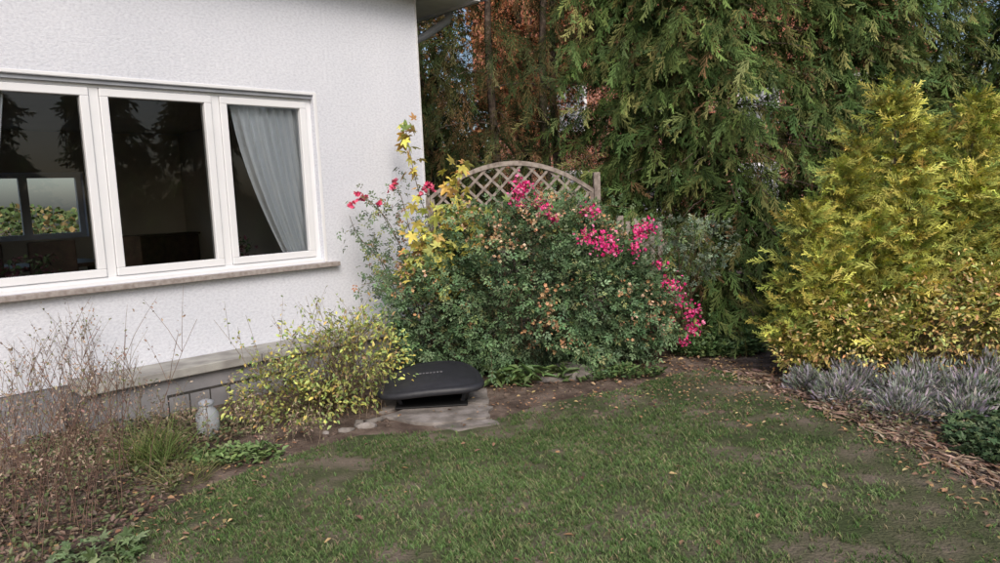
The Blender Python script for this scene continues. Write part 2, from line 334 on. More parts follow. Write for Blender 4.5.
ln=canes(e,[[(-.4,6.5,.2),(-.75,6.3,.75),(-1.05,6.2,.85)],[(-.4,6.5,.2),(-.8,6.2,.6),(-1.15,6.05,.62)],[(-.4,6.5,.2),(-.85,6.35,.9),(-1.1,6.3,1.02)],[(-.2,6.7,.8),(-.45,6.6,1.25),(-.6,6.5,1.28)],[(.3,6.8,1.2),(.1,6.7,1.5),(-.05,6.6,1.52)],[(.5,6.8,1.2),(.62,6.7,1.5),(.72,6.6,1.55)],[(1,6.7,.6),(1.4,6.5,.8),(1.6,6.4,.6)],[(.9,6.8,.9),(1.35,6.9,1.2),(1.8,6.9,1.15)],[(.7,6.9,1.2),(1.0,6.9,1.5),(1.3,6.9,1.45)],[(.6,6.3,.4),(.7,5.95,.35),(.75,5.85,.15)],[(-.1,6.1,.3),(-.1,5.95,.3),(-.1,5.85,.12)],[(1.1,6.5,.5),(1.35,6.2,.5),(1.4,6.1,.3)],[(.2,6.2,.8),(.1,5.95,.85),(.05,5.9,.7)]])
leaves_on(e,ln,45,.095,((.09,.16,.07),(.13,.2,.09)),(.5,.5),compound)
e=empty('pink_bougainvillea')
PK=[(.27,6.95,1.70,.09,55),(.22,6.95,1.60,.07,30),(.38,6.8,1.55,.05,22),(.46,6.6,1.46,.06,30),(.54,6.55,1.40,.05,16),(.84,6.5,1.45,.06,30),(.90,6.25,1.19,.09,50),(.78,6.25,1.23,.06,24),(1.0,6.28,1.13,.05,20),(1.3,6.5,1.24,.08,44),(1.22,6.45,1.10,.06,24),(1.38,6.45,1.29,.05,18),(1.5,6.7,.92,.05,12),(1.62,6.75,.72,.08,34),(1.68,6.75,.58,.08,38),(1.78,6.7,.45,.09,40),(1.80,6.7,.31,.08,32),(1.72,6.7,.18,.05,14)]
PP=[np.array([a,b,c])+rng.normal(0,.6,(int(n_*1.5),3))*np.array([s,s,s]) for a,b,c,s,n_ in PK]; P=np.vstack(PP); m=len(P)
scatter('bracts',FLOW,P,frames(rng.normal(0,1,(m,3)),rng.uniform(0,6,m)),rng.uniform(.03,.055,m),pal(m,((.7,.05,.22),(.78,.1,.3),(.55,.03,.16),(.84,.24,.42)),(.35,.3,.15,.2)),M_pet,e)
ln=canes(e,[[(.6,7.1,0),(.5,7.1,.9),(.3,6.95,1.7)],[(.6,7.1,0),(.6,6.9,.9),(.5,6.6,1.45)],[(.7,7.1,0),(.85,6.8,1.0),(.85,6.5,1.45)],[(.7,7.1,0),(.9,6.7,.9),(1.0,6.3,1.18)],[(.8,7.1,0),(1.1,6.8,1.0),(1.35,6.5,1.3)],[(.8,7.1,0),(1.3,6.95,1.0),(1.65,6.78,.7),(1.78,6.7,.2)],[(.8,7.1,0),(1.4,6.95,.9),(1.72,6.8,.6),(1.9,6.7,.25)]])
leaves_on(e,ln,110,.058,((.09,.16,.06),(.14,.21,.08),(.26,.28,.08)),(.5,.3,.2),L1,.10)
e=empty('climbing_rose')
ln=canes(e,[[(-.75,7.1,0),(-.85,7.0,.9),(-1.05,6.95,1.45),(-1.3,6.95,1.72)],[(-.75,7.1,0),(-.8,7.0,1.0),(-.9,7.0,1.6),(-.97,7.05,1.8)],[(-.7,7.1,0),(-.75,7.1,1.0),(-.68,7.2,1.78)],[(-.8,7.1,0),(-1.0,6.9,.9),(-1.35,6.9,1.3),(-1.4,6.85,1.5)],[(-.8,7.05,0),(-.9,6.95,1.1),(-1.15,6.9,1.6)],[(-.7,7.1,.3),(-.95,6.8,.9),(-1.3,6.7,.85)],[(-.8,7,.2),(-1.1,6.8,1.0),(-1.2,6.85,1.25)]],.007)
leaves_on(e,ln,50,.1,((.1,.16,.08),(.14,.2,.11),(.3,.32,.1),(.33,.16,.07)),(.4,.35,.17,.08),compound,.07,.35)
RP=[(-1.33,6.95,1.70),(-1.27,6.95,1.66),(-1.38,6.9,1.6),(-.97,7.05,1.79),(-1.0,7.02,1.74),(-.66,7.15,1.76),(-.62,7.15,1.73),(-.72,7.15,1.69),(-1.12,6.9,1.6)]
P=np.vstack([np.array(q)+rng.normal(0,.016,(9,3)) for q in RP]); m=len(P)
scatter('rose_blooms',FLOW,P,frames(rng.normal(0,1,(m,3)),rng.uniform(0,6,m)),rng.uniform(.05,.07,m),pal(m,((.65,.1,.18),(.75,.18,.28),(.5,.05,.12))),M_pet,e)
e=empty('grape_vine')
ln=canes(e,[[(-.5,7.4,0),(-.6,7.3,1.0),(-.8,7.25,1.8),(-.87,7.25,2.35)],[(-.45,7.4,0),(-.45,7.3,1.0),(-.42,7.3,1.6),(-.38,7.3,2.0)],[(-.45,7.3,0),(-.3,7.0,.9),(-.25,6.9,1.5)],[(-.5,7.3,.3),(-.65,6.9,.9),(-.6,6.8,1.5)],[(-.5,7.3,.3),(-.35,6.85,.9),(-.15,6.75,1.45)],[(-.5,7.3,.3),(-.75,6.8,.8),(-.8,6.7,1.15)],[(-.5,7.3,.3),(-.45,6.9,.9),(-.42,6.85,1.6)],[(-.5,7.3,.3),(-.6,6.7,.8),(-.7,6.6,1.3)],[(-.5,7.3,.3),(-.45,6.6,1.0),(-.5,6.45,1.25)]],.007)
maple=merge([xf(leafq(.45,.06,.1),a,s,(0,.25,0)) for a,s in ((0,.75),(.9,.6),(-.9,.6),(1.9,.4),(-1.9,.4))])
YL=((.6,.54,.12),(.42,.46,.13),(.22,.3,.1),(.6,.38,.11),(.38,.22,.09))
leaves_on(e,ln[2:],85,.12,YL,(.36,.34,.17,.08,.05),maple,.10,.45)
leaves_on(e,ln[:2],28,.13,YL,(.5,.2,.05,.2,.05),maple,.045,.6,'upper_leaves')
YG=((.42,.44,.12),(.34,.4,.12),(.2,.28,.09),(.5,.4,.1),(.28,.2,.1))
e=bush('snowberry_shrub',[(-1.3,5.55,.35,.5,.4,.36),(-1.1,5.75,.45,.35,.3,.3),(-1.75,5.35,.22,.35,.3,.22),(-1.5,5.2,.14,.45,.25,.18)],4700,.04,YG,(.3,.25,.25,.1,.1),T=L1,stems=170,base=(-1.4,5.5),lo=.3,bump=.25,sr=.004)
def wisps(name,area,n,h,lean,r,leafn,leafs,cols,w,mat_st,T=L1,parent=None,branch=3):
    e=parent or empty(name); ln=[]
    for i in range(n):
        x,y=area(); hh=h*rng.uniform(.5,1.1); a=rng.uniform(0,6.28); l=lean*hh*rng.uniform(.2,1); t=np.linspace(0,1,6)
        q=np.stack([x+np.cos(a)*l*t**1.5,y+np.sin(a)*l*t**1.5,hh*t],1); ln.append((q,r,r*.4))
        for b in range(branch):
            s=rng.integers(2,5); a2=rng.uniform(0,6.28); L=hh*rng.uniform(.15,.4); t2=np.linspace(0,1,4)
            q2=np.stack([q[s,0]+np.cos(a2)*L*.6*t2,q[s,1]+np.sin(a2)*L*.6*t2,q[s,2]+L*t2**.8],1); ln.append((q2,r*.6,r*.25))
    tubes('stalks',ln,mat_st,e,sides=3)
    if leafn: leaves_on(e,[l for l in ln],leafn,leafs,cols,w,T,.012,.3)
    return e
def ell_area(cx,cy,rx,ry):
    def f():
        a=rng.uniform(0,6.28); r=math.sqrt(rng.uniform(0,1)); return cx+rx*r*math.cos(a),cy+ry*r*math.sin(a)
    return f
M_st1=noisemat('dry_stalk',(.2,.15,.11),(.38,.3,.22),30,.9,0)
M_st2=noisemat('reddish_stalk',(.17,.1,.08),(.32,.21,.16),30,.9,0)
wisps('snowberry_twigs',ell_area(-1.4,5.45,.5,.35),45,.8,.5,.003,6,.032,YG,(.3,.25,.25,.1,.1),M_st1,parent=e)
DR=((.3,.21,.16),(.4,.31,.23),(.24,.15,.12),(.2,.22,.1))
wisps('dried_aster',ell_area(-2.45,3.9,.4,.4),36,.9,.5,.003,5,.02,DR,(.3,.3,.2,.2),M_st2,branch=5)
wisps('dried_aster',ell_area(-2.45,3.4,.35,.3),20,.7,.6,.003,5,.02,DR,(.3,.3,.2,.2),M_st2,branch=5)
wisps('dried_aster',ell_area(-2.9,4.7,.6,.4),30,.7,.4,.003,4,.02,DR,(.3,.3,.25,.15),M_st1,branch=4)
wisps('dried_aster',ell_area(-2.15,4.9,.45,.3),28,.4,.6,.0025,5,.022,DR,(.2,.3,.2,.3),M_st1,branch=3)
wisps('dried_aster',ell_area(-3.4,5.3,.4,.3),26,.85,.35,.003,5,.024,DR,(.2,.3,.2,.3),M_st1,branch=3)
wisps('dried_aster',ell_area(-1.5,4.8,.4,.14),22,.22,.7,.002,6,.022,DR,(.1,.3,.1,.5),M_st1,branch=2)
def mound(name,x,y,n,s,cols,w,lean=1.2,h=1.,wd=.02,rad=.1,nb=7,sp=.12,tilt=.16,parent=None):
    e=parent or empty(name); a=rng.uniform(0,6.28,n); rr=np.sqrt(rng.uniform(0,1,n))*rad
    P=np.stack([x+rr*np.cos(a),y+rr*np.sin(a),np.zeros(n)],1)
    out=np.stack([np.cos(a),np.sin(a),np.zeros(n)],1)*(rr/rad)[:,None]*.6
    up=nrm(out+np.array([0,0,1.])+rng.normal(0,tilt,(n,3))); an=rng.uniform(0,6.28,n)
    x0=np.stack([np.cos(an),np.sin(an),np.zeros(n)],1); yv=nrm(np.cross(up,x0)); xv=np.cross(yv,up)
    R=np.stack([xv,yv,up],2)
    scatter('blades',tuft(nb,h,wd,sp,lean,5),P,R,s*rng.uniform(.55,1.2,n),pal(n,cols,w),M_grass,e,(.5,1.3)); return e
GB=((.13,.19,.06),(.18,.23,.08),(.3,.27,.13))
mound('ornamental_grass',-2.25,4.5,80,.24,GB,(.5,.3,.2),1.4,rad=.16)
mound('ornamental_grass',-1.95,4.15,40,.14,GB,(.3,.3,.4),1.4,rad=.16)
LV=((.4,.36,.42),(.27,.28,.25),(.46,.42,.46),(.2,.24,.16))
LG=((.22,.26,.2),(.3,.32,.28),(.17,.2,.13),(.34,.31,.33))
for (X,Y,s_,r_) in ((2.48,5.15,.24,.17),(2.86,5.0,.29,.19),(2.36,5.5,.18,.12),(3.2,4.85,.28,.2),(2.70,4.75,.2,.16),(2.72,5.42,.27,.16),(3.5,5.1,.33,.18),(3.02,4.6,.18,.14),(3.1,5.15,.3,.18)):
    le=mound('lavender_plant',X,Y,12,s_,LV,(.35,.25,.2,.2),.5,wd=.009,rad=r_*.8,nb=5,sp=.2,tilt=.35)
    n=1100; uu=nrm(rng.normal(0,1,(n,3))); uu[:,2]=abs(uu[:,2]); P=np.array([X,Y,0])+uu*np.array([r_*1.25,r_*1.25,s_*.9])*(rng.uniform(.45,1.05,(n,1))+.15*np.sin(uu[:,:1]*9+uu[:,2:]*8+X*5))
    dd=uu+np.array([0,0,.5])+rng.normal(0,.4,(n,3))
    scatter('leaves',leafq(.2,.02,.05),P,frames(dd,rng.normal(0,1,n)),rng.uniform(.03,.075,n),pal(n,LG+LV[:1],(.25,.2,.15,.2,.2)),M_dry,le)
def cover(name,area,n,h,size,cols,w,T=L1,up=.6,mat=None):
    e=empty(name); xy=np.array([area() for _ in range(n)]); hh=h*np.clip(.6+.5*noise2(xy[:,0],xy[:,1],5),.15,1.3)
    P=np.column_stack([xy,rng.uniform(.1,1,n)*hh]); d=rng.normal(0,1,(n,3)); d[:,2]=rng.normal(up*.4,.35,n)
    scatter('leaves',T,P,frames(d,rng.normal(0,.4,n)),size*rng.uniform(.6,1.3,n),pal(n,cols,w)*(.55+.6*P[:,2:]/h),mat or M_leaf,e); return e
IV=((.06,.11,.05),(.09,.15,.065),(.15,.2,.09)); WI=(.4,.4,.2)
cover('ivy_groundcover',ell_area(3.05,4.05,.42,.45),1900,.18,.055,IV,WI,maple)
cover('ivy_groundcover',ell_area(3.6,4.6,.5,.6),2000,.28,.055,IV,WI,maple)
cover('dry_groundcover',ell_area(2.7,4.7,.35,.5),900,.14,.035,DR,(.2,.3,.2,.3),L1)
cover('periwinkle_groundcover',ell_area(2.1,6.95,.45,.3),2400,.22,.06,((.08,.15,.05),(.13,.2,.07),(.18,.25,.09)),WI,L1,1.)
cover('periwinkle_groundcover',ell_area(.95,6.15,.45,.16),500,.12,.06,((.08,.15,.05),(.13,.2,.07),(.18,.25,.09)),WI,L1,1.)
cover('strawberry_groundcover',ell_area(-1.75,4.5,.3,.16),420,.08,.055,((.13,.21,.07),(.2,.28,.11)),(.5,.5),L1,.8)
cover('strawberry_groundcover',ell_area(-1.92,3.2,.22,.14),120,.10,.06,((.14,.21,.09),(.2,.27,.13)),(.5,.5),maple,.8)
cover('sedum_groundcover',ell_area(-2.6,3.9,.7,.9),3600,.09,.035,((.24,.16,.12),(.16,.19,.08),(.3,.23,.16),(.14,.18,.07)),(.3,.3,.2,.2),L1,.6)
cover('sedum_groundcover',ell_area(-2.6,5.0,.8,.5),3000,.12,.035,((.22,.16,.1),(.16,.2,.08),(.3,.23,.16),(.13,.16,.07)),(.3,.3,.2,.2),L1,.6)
for (X,Y) in ((.22,5.98),(-.02,6.05),(.52,6.12)):
    cover('perennial_plant',ell_area(X,Y,.11,.09),36,.2,.14,((.13,.21,.07),(.18,.27,.1)),(.5,.5),leafq(.28,.08,.3),.7)
SP=((.56,.42,.14),(.5,.48,.15),(.54,.3,.13),(.3,.35,.12),(.64,.5,.24))
bush('spirea_shrub',[(2.7,5.6,.4,.35,.3,.34),(3.15,5.45,.45,.4,.32,.38),(3.6,5.35,.55,.4,.35,.4),(4.0,5.3,.5,.4,.4,.5),(2.42,5.78,.26,.2,.2,.24)],8000,.04,SP,(.28,.22,.17,.18,.15),T=L1,stems=110,base=(3.1,5.5),lo=.35,bump=.28,sr=.004)
bush('cotoneaster_shrub',[(1.75,7.15,.9,.4,.25,.32),(2.1,7.3,1.05,.35,.3,.28),(1.45,7.2,.7,.3,.25,.3),(1.75,7.1,1.2,.35,.2,.16)],1500,.075,((.14,.2,.14),(.19,.23,.16),(.11,.15,.08)),(.4,.3,.3),T=compound,stems=45,base=(1.9,7.4),lo=.2)
# ------------------------------------------------------------------ litter
e=empty('fallen_leaves')
def litter(area,n,s0,s1,cols,z=.012,T=maple):
    xy=np.array([area() for _ in range(n)]); P=np.column_stack([xy,np.full(n,z)+rng.uniform(0,.02,n)]); d=rng.normal(0,1,(n,3)); d[:,2]*=.12
    scatter('leaf_litter',T,P,frames(d,rng.normal(0,.3,n)),rng.uniform(s0,s1,n),pal(n,cols),M_dry,e)
BR=((.34,.2,.12),(.42,.26,.14),(.25,.16,.11),(.45,.34,.18),(.2,.13,.09))
def rect(x0,x1,y0,y1):
    return lambda:(rng.uniform(x0,x1),rng.uniform(y0,y1))
litter(rect(-1.9,2.4,2.4,6.2),80,.03,.055,BR,.026,L1)
litter(rect(-1.9,2.4,2.4,6.2),200,.012,.025,BR,.02,L1)
litter(rect(-1.0,2.3,5.2,6.9),1000,.02,.04,BR,.006,L1)
litter(rect(-4,-1.4,3.2,6.3),1600,.02,.045,BR,.006,L1)
litter(rect(2.2,3.2,3,6.2),1000,.02,.05,BR,.006,L1)
litter(rect(1.2,5,6.2,9),1500,.03,.06,BR,.006,L1)
litter(rect(1.4,2.3,4.6,6.2),300,.015,.035,BR,.012,L1)
e=empty('bark_mulch_border')
cp=np.array([(1.95,6.15),(2.2,5.7),(2.3,5.1),(2.42,4.6),(2.52,4.0),(2.62,3.4),(2.75,2.4)]); n=1300
i=rng.uniform(0,len(cp)-1.001,n); j=i.astype(int); q=cp[j]+(cp[j+1]-cp[j])*(i-j)[:,None]; tn=nrm(cp[j+1]-cp[j])
P=np.column_stack([q+rng.normal(0,.075,(n,2))+(.04*np.sin(i*9))[:,None],rng.uniform(.006,.03,n)]); d=np.column_stack([tn+rng.normal(0,.6,(n,2)),rng.normal(0,.12,n)])
scatter('bark_chips',leafq(.18,.03,.03),P,frames(d,rng.normal(0,.4,n)),rng.uniform(.03,.13,n),pal(n,((.4,.28,.2),(.48,.37,.28),(.3,.2,.15),(.2,.15,.12))),M_dry,e)
def rock(cx,cy,cz,sx,sy,sz,seed,V,F):
    r=np.random.default_rng(seed); k=len(V); nu,nv=8,6; off=r.uniform(0,6,3)
    for b in range(nv+1):
        ph=math.pi*b/nv
        for a in range(nu):
            th=2*math.pi*a/nu; x,y,z=math.sin(ph)*math.cos(th),math.sin(ph)*math.sin(th),math.cos(ph)
            s=1+.25*math.sin(3*x+off[0]+2*y)+.2*math.sin(4*y+off[1]+3*z)+.12*math.sin(9*x+7*z+off[2])
            V.append((cx+sx*x*s,cy+sy*y*s,cz+sz*z*s))
    for b in range(nv):
        for a in range(nu): F.append((k+b*nu+a,k+b*nu+(a+1)%nu,k+(b+1)*nu+(a+1)%nu,k+(b+1)*nu+a))
V=[];F=[]
for q in range(520):
    X,Y=(rng.uniform(-1.1,2.2),rng.uniform(5.0,6.6)) if q%2 else (rng.uniform(-3,-1.2),rng.uniform(3.3,5.6)); s=rng.uniform(.005,.02); rock(X,Y,.003,s*1.3,s,s*.7,q,V,F)
mesh_np('soil_clods',V,F,M_soil)
V=[];F=[]
for q,(X,Y,s) in enumerate(((-1.02,5.05,.05),(-1.14,4.98,.035),(-1.28,4.94,.022),(-1.08,5.14,.03),(.62,6.2,.15),(.4,6.15,.08),(-.98,5.18,.04),(.8,6.25,.09))): rock(X,Y,s*.1,s*1.5,s,s*.6,q+900,V,F)
mesh_np('border_stones',V,F,M_stone)
def flag(parent,pts,z0,z1,tl=0):
    P=[]; r=np.random.default_rng(int(abs(pts[0][0])*1000)); n0=len(pts)
    for i in range(n0):
        a=np.array(pts[i]);b_=np.array(pts[(i+1)%n0])
        for t in (0,.25,.5,.75): P.append(tuple(a+(b_-a)*t+r.normal(0,.010,2)))
    n=len(P); V=[(x,y,z0) for x,y in P]+[(x,y,z1+tl*x) for x,y in P]; F=[list(range(n,2*n))]+[(i,(i+1)%n,(i+1)%n+n,i+n) for i in range(n)]
    return pymesh('slab',V,F,M_stone,parent,bevel=.004)
e=empty('flagstone_paving')
flag(e,[(-.93,5.24),(-.55,5.0),(-.14,5.08),(-.10,5.36),(-.6,5.6)],0,.022)
flag(e,[(-.52,4.97),(-.34,4.86),(-.04,4.95),(-.12,5.06)],0,.016)
flag(e,[(-.97,5.33),(-.62,5.63),(-.14,5.42),(-.15,5.9),(-.95,5.95)],0,.024)
# ------------------------------------------------------------------ mower garage
e=empty('robot_mower_garage',(-.58,5.6,.025),math.radians(3))
def lidshape(n=48,w=.40,d=.31):
    o=[]
    for i in range(n):
        a=2*math.pi*i/n; c,s=math.cos(a),math.sin(a); ex=2/3.0
        x=w*math.copysign(abs(c)**ex,c); y=d*math.copysign(abs(s)**ex,s); x*=(1-.16*(y/d)); o.append((x,y))
    return o
base=lidshape(); rings=[(.86,.125),(.96,.135),(1.0,.15),(1.005,.165),(.985,.18),(.93,.192),(.89,.184),(.86,.19),(.6,.208),(.3,.216)]
V=[];F=[];nn=len(base)
for sc_,z in rings:
    for (x,y) in base: V.append((x*sc_,y*sc_,z+.15*(y*sc_+.12)*.9-.03*(x*sc_/.4)**2+.045*(x*sc_)))
for r_ in range(len(rings)-1):
    for i in range(nn): F.append((r_*nn+i,r_*nn+(i+1)%nn,(r_+1)*nn+(i+1)%nn,(r_+1)*nn+i))
F.append(list(range((len(rings)-1)*nn,len(rings)*nn))); F.append(list(range(nn))[::-1])
pymesh('lid',V,F,M_blk,e,smooth=True)
for sg in (-1,1):
    V=[];F=[]; m_=8
    for i in range(m_+1):
        t=i/m_; y=-.12+.36*t; xo=sg*(.25+.04*math.sin(t*3.14)); zt=.10+.055*t
        V+=[(xo,y,0),(xo-sg*.03,y,0),(xo*1.12,y-.02,zt),(xo*1.12-sg*.03,y-.02,zt)]
    for i in range(m_):
        a=i*4;b_=a+4; F+=[(a,b_,b_+2,a+2),(a+1,a+3,b_+3,b_+1)]
    F+=[(0,2,3,1),(m_*4,m_*4+1,m_*4+3,m_*4+2)]
    pymesh('side_wall',V,F,M_blk,e,smooth=False)
boxes('back_wall',[(-.24,.24,.22,.25,0,.15)],M_blk,e,.01)
boxes('base_plate',[(-.28,.28,-.22,.22,0,.014)],M_blk2,e,.006)
boxes('charging_post',[(-.1,.1,.08,.2,.014,.10)],M_blk2,e,.02)
lab=[]; xx=-.12
for wl in (.018,.018,.015,.022,.015,.018,.017,.02): lab.append((xx,xx+wl,-.012,.012,0,.002)); xx+=wl+.01
lb=boxes('embossed_lettering',lab,M_lab,e); lb.location=(0,-.03,.2285); lb.rotation_euler=(math.radians(7.7),math.radians(-2.6),0)
# ------------------------------------------------------------------ house
H=empty('white_house',(-1.69,6.96,0),math.radians(44)); Hx=1.275; HL=-9.5; HD=6.2; ZT=3.74
wx0,wx1,wz0,wz1=-2.85,0.0,1.06,2.64
boxes('front_wall',[(HL,wx0,0,.3,.33,ZT),(wx1,Hx,0,.3,.33,ZT),(wx0,wx1,0,.3,.33,wz0),(wx0,wx1,0,.3,wz1,ZT)],M_stucco,H)
boxes('side_wall',[(Hx-.3,Hx,.3,HD,.33,ZT),(HL,HL+.3,.3,HD,.33,ZT)],M_stucco,H)
bx0,bx1,bz0,bz1=-4.6,-.5,1.3,2.25  # rear opening widened to the left, out of view, to brighten the room
boxes('back_wall',[(HL+.3,bx0,HD-.3,HD,.33,ZT),(bx1,Hx-.3,HD-.3,HD,.33,ZT),(bx0,bx1,HD-.3,HD,.33,bz0),(bx0,bx1,HD-.3,HD,bz1,ZT)],M_stucco,H)
boxes('plinth',[(HL-.0,Hx+.0,.012,HD-.012,-.1,.33)],M_concd,H)
boxes('plinth_step',[(-6,-2.35,-.16,.01,-.1,.27)],M_concd,H,.01)
boxes('cellar_ledge',[(-2.28,-.9,-.40,-.003,.30,.372),(-.895,.6,-.40,-.003,.302,.375),(.605,1.3,-.40,-.003,.30,.372)],M_conc,H,.008)
boxes('ledge_wall',[(-2.24,1.28,-.34,-.004,-.1,.298)],M_concd,H)
boxes('room_floor',[(HL+.31,Hx-.31,.32,HD-.31,.34,.4)],M_floor,H)
boxes('ceiling',[(HL+.31,Hx-.31,.31,HD-.31,2.85,2.9)],M_roomw,H)
boxes('interior_walls',[(Hx-.33,Hx-.305,.305,HD-.305,.41,2.84),(-5.5,-5.4,.305,HD-.305,.41,2.84),(bx1,Hx-.34,HD-.33,HD-.305,.41,2.84),(-5.3,bx0,HD-.33,HD-.305,.41,2.84),(bx0,bx1,HD-.33,HD-.305,.41,bz0-.003),(bx0,bx1,HD-.33,HD-.305,bz1+.003,2.84)],M_roomw,H)
def rectframe(x0,x1,z0,z1,t,y0,y1): return [(x0,x1,y0,y1,z0,z0+t),(x0,x1,y0,y1,z1-t,z1),(x0,x0+t,y0,y1,z0+t,z1-t),(x1-t,x1,y0,y1,z0+t,z1-t)]
boxes('window_frame',rectframe(wx0,wx1,wz0,wz1,.055,.06,.15)+[(-1.905,-1.835,.06,.15,wz0+.055,wz1-.055),(-.955,-.885,.06,.15,wz0+.055,wz1-.055)],M_pvc,H,.004)
for a_,b_ in ((wx0+.058,-1.908),(-1.832,-.958),(-.882,wx1-.058)):
    boxes('sash',rectframe(a_,b_,wz0+.058,wz1-.058,.062,.045,.13),M_pvc,H,.006)
    x0,x1,z0,z1=a_+.06,b_-.06,wz0+.118,wz1-.118
    pymesh('glass_pane',[(x0,.09,z0),(x1,.09,z0),(x1,.09,z1),(x0,.09,z1)],[(0,1,2,3)],M_glass,H)
boxes('shutter_rail',[(wx0+.003,wx1-.003,.02,.058,wz1-.03,wz1-.003)],M_zinc,H)
boxes('outer_trim',[(wx0-.035,wx0-.003,-.006,.05,wz0,wz1+.03),(wx1+.003,wx1+.035,-.006,.05,wz0,wz1+.03),(wx0-.003,wx1+.003,-.006,.015,wz1+.003,wz1+.03)],M_pvc,H,.004)
boxes('window_sill',[(wx0-.1,wx1+.13,-.075,.055,wz0-.045,wz0-.003)],M_sill,H,.004)
boxes('sill_moulding',[(wx0,wx1,.01,.056,wz0+.0,wz0+.03)],M_pvc,H,.004)
boxes('rear_window_frame',rectframe(bx0,bx1,bz0,bz1,.07,HD-.2,HD-.12)+[(q,q+.11,HD-.2,HD-.12,bz0+.07,bz1-.07) for q in (-3.3,-1.97,-1.3)],M_pvc,H)
def curtain(name,fL,fR,z0,z1,y,pl):
    V=[];F=[];nx,nz=90,24
    for j in range(nz+1):
        t=j/nz; z=z1+(z0-z1)*t; a,b=fL(t),fR(t)
        for i in range(nx+1):
            s=i/nx; V.append((a+(b-a)*s,y+.03*math.sin(s*pl*6.28+.6*math.sin(s*9))+.012*math.sin(s*pl*2.3*6.28+t*2),z))
    for j in range(nz):
        for i in range(nx): k=j*(nx+1)+i; F.append((k,k+1,k+nx+2,k+nx+1))
    pymesh(name,V,F,M_curt,H,smooth=True)
curtain('curtain',lambda t:-.74+.52*t**1.6,lambda t:-.06+.12*t,.95,2.62,.18,8)
curtain('curtain',lambda t:-2.84,lambda t:-2.42-.25*t,.95,2.62,.18,6)
boxes('inner_sill',[(wx0,wx1,.152,.30,wz0-.0,wz0+.03)],M_white,H)
boxes('dining_table',[(-2.6,-1.3,2.2,3.1,1.08,1.12),(-2.5,-2.44,2.3,2.36,.41,1.08),(-1.46,-1.4,2.3,2.36,.41,1.08),(-2.5,-2.44,2.94,3.0,.41,1.08),(-1.46,-1.4,2.94,3.0,.41,1.08)],M_wood,H)
for cx_ in (-2.5,-1.9,-1.3):
    boxes('chair',[(cx_-.2,cx_+.2,1.75,2.1,.82,.86),(cx_-.2,cx_+.2,1.72,1.76,.86,1.38),(cx_-.2,cx_-.16,1.75,1.79,.41,.82),(cx_+.16,cx_+.2,1.75,1.79,.41,.82),(cx_-.2,cx_-.16,2.06,2.1,.41,.82),(cx_+.16,cx_+.2,2.06,2.1,.41,.82)],M_wood,H,.01)
boxes('sideboard',[(-.45,.9,5.3,5.75,.41,1.25),(-.48,.93,5.28,5.77,1.253,1.28)],M_wood,H,.01)
for px_,c_ in ((-2.5,M_white),(-2.3,M_white),(-2.12,M_white),(-.75,M_white),(-.6,M_white),(-1.6,M_stone)):
    boxes('flower_pot',[(px_-.035,px_+.035,.22,.29,wz0+.03,wz0+.1)],c_,H,.015)
n=260; P=np.column_stack([rng.choice([-2.5,-2.3,-2.75,-.7],n)+rng.normal(0,.06,n),.25+rng.normal(0,.02,n),wz0+.1+rng.uniform(0,.16,n)]); 
scatter('pot_plants',L1,P,frames(rng.normal(0,1,(n,3)),rng.normal(0,1,n)),rng.uniform(.03,.07,n),pal(n,((.06,.09,.04),(.1,.04,.05))),M_leaf,H)
ov=.62
boxes('soffit',[(HL-.4,Hx+ov,-.30,HD+.4,ZT,ZT+.05)],M_white,H)
boxes('fascia',[(HL-.4,Hx+ov+.025,-.325,-.302,ZT-.02,ZT+.2),(Hx+ov+.002,Hx+ov+.025,-.30,HD+.4,ZT-.02,ZT+.2)],M_white,H)
mx_=(HL+Hx)/2; zt=ZT+.06
pymesh('roof',[(HL-.5,-.4,zt),(Hx+ov+.1,-.4,zt),(Hx+ov+.1,HD+.5,zt),(HL-.5,HD+.5,zt),(mx_,-.4,zt+3.2),(mx_,HD+.5,zt+3.2)],[(0,4,5,3),(1,2,5,4),(0,1,4),(3,5,2),(0,3,2,1)],M_tile,H)
tubes('gutter',[(np.stack([np.full(6,Hx+ov+.09),-.35+(HD+.75)*np.linspace(0,1,6),np.full(6,ZT+.06)],1),.065,.065)],M_zinc,H,12)
tubes('downpipe',[(np.array([(Hx+ov+.09,.25,ZT+.02),(Hx+ov+.06,.27,ZT-.1),(Hx+.45,.4,ZT-.27),(Hx+.1,.55,ZT-.46),(Hx+.06,.56,ZT-.8),(Hx+.06,.56,.1)]),.045,.045)],M_zinc,H,12)
boxes('corner_bead',[(Hx+.001,Hx+.012,-.010,.02,.34,ZT-.003)],M_white,H)
e=empty('cellar_railing',(-1.69,6.96,0),math.radians(44)); L=[(-1.75,-.6,-.56,-.545,.20,.218)]
xx=-1.75
while xx<-.6: L.append((xx,xx+.008,-.557,-.549,.0,.20)); xx+=.16
boxes('bars',L,M_met,e)
e=empty('garden_lantern',(-2.12,4.98,0))
m,nt,p,o=newmat('cloudy_glass'); p.inputs['Base Color'].default_value=(.6,.64,.68,1); p.inputs['Roughness'].default_value=.25; p.inputs['Transmission Weight'].default_value=.5; p.inputs['IOR'].default_value=1.2
def lathe(name,prof,mat,parent,n=20):
    V=[(r_*math.cos(6.283*i/n),r_*math.sin(6.283*i/n),z) for r_,z in prof for i in range(n)]
    F=[(j*n+i,j*n+(i+1)%n,(j+1)*n+(i+1)%n,(j+1)*n+i) for j in range(len(prof)-1) for i in range(n)]
    return pymesh(name,V,F,mat,parent,smooth=True)
lathe('jar',[(.0,.01),(.07,.01),(.078,.03),(.078,.17),(.06,.2),(.045,.215),(.045,.235),(.0,.24)],m,e)
lathe('cap',[(.05,.235),(.052,.24),(.052,.26),(.02,.275),(0,.277)],M_zinc,e)
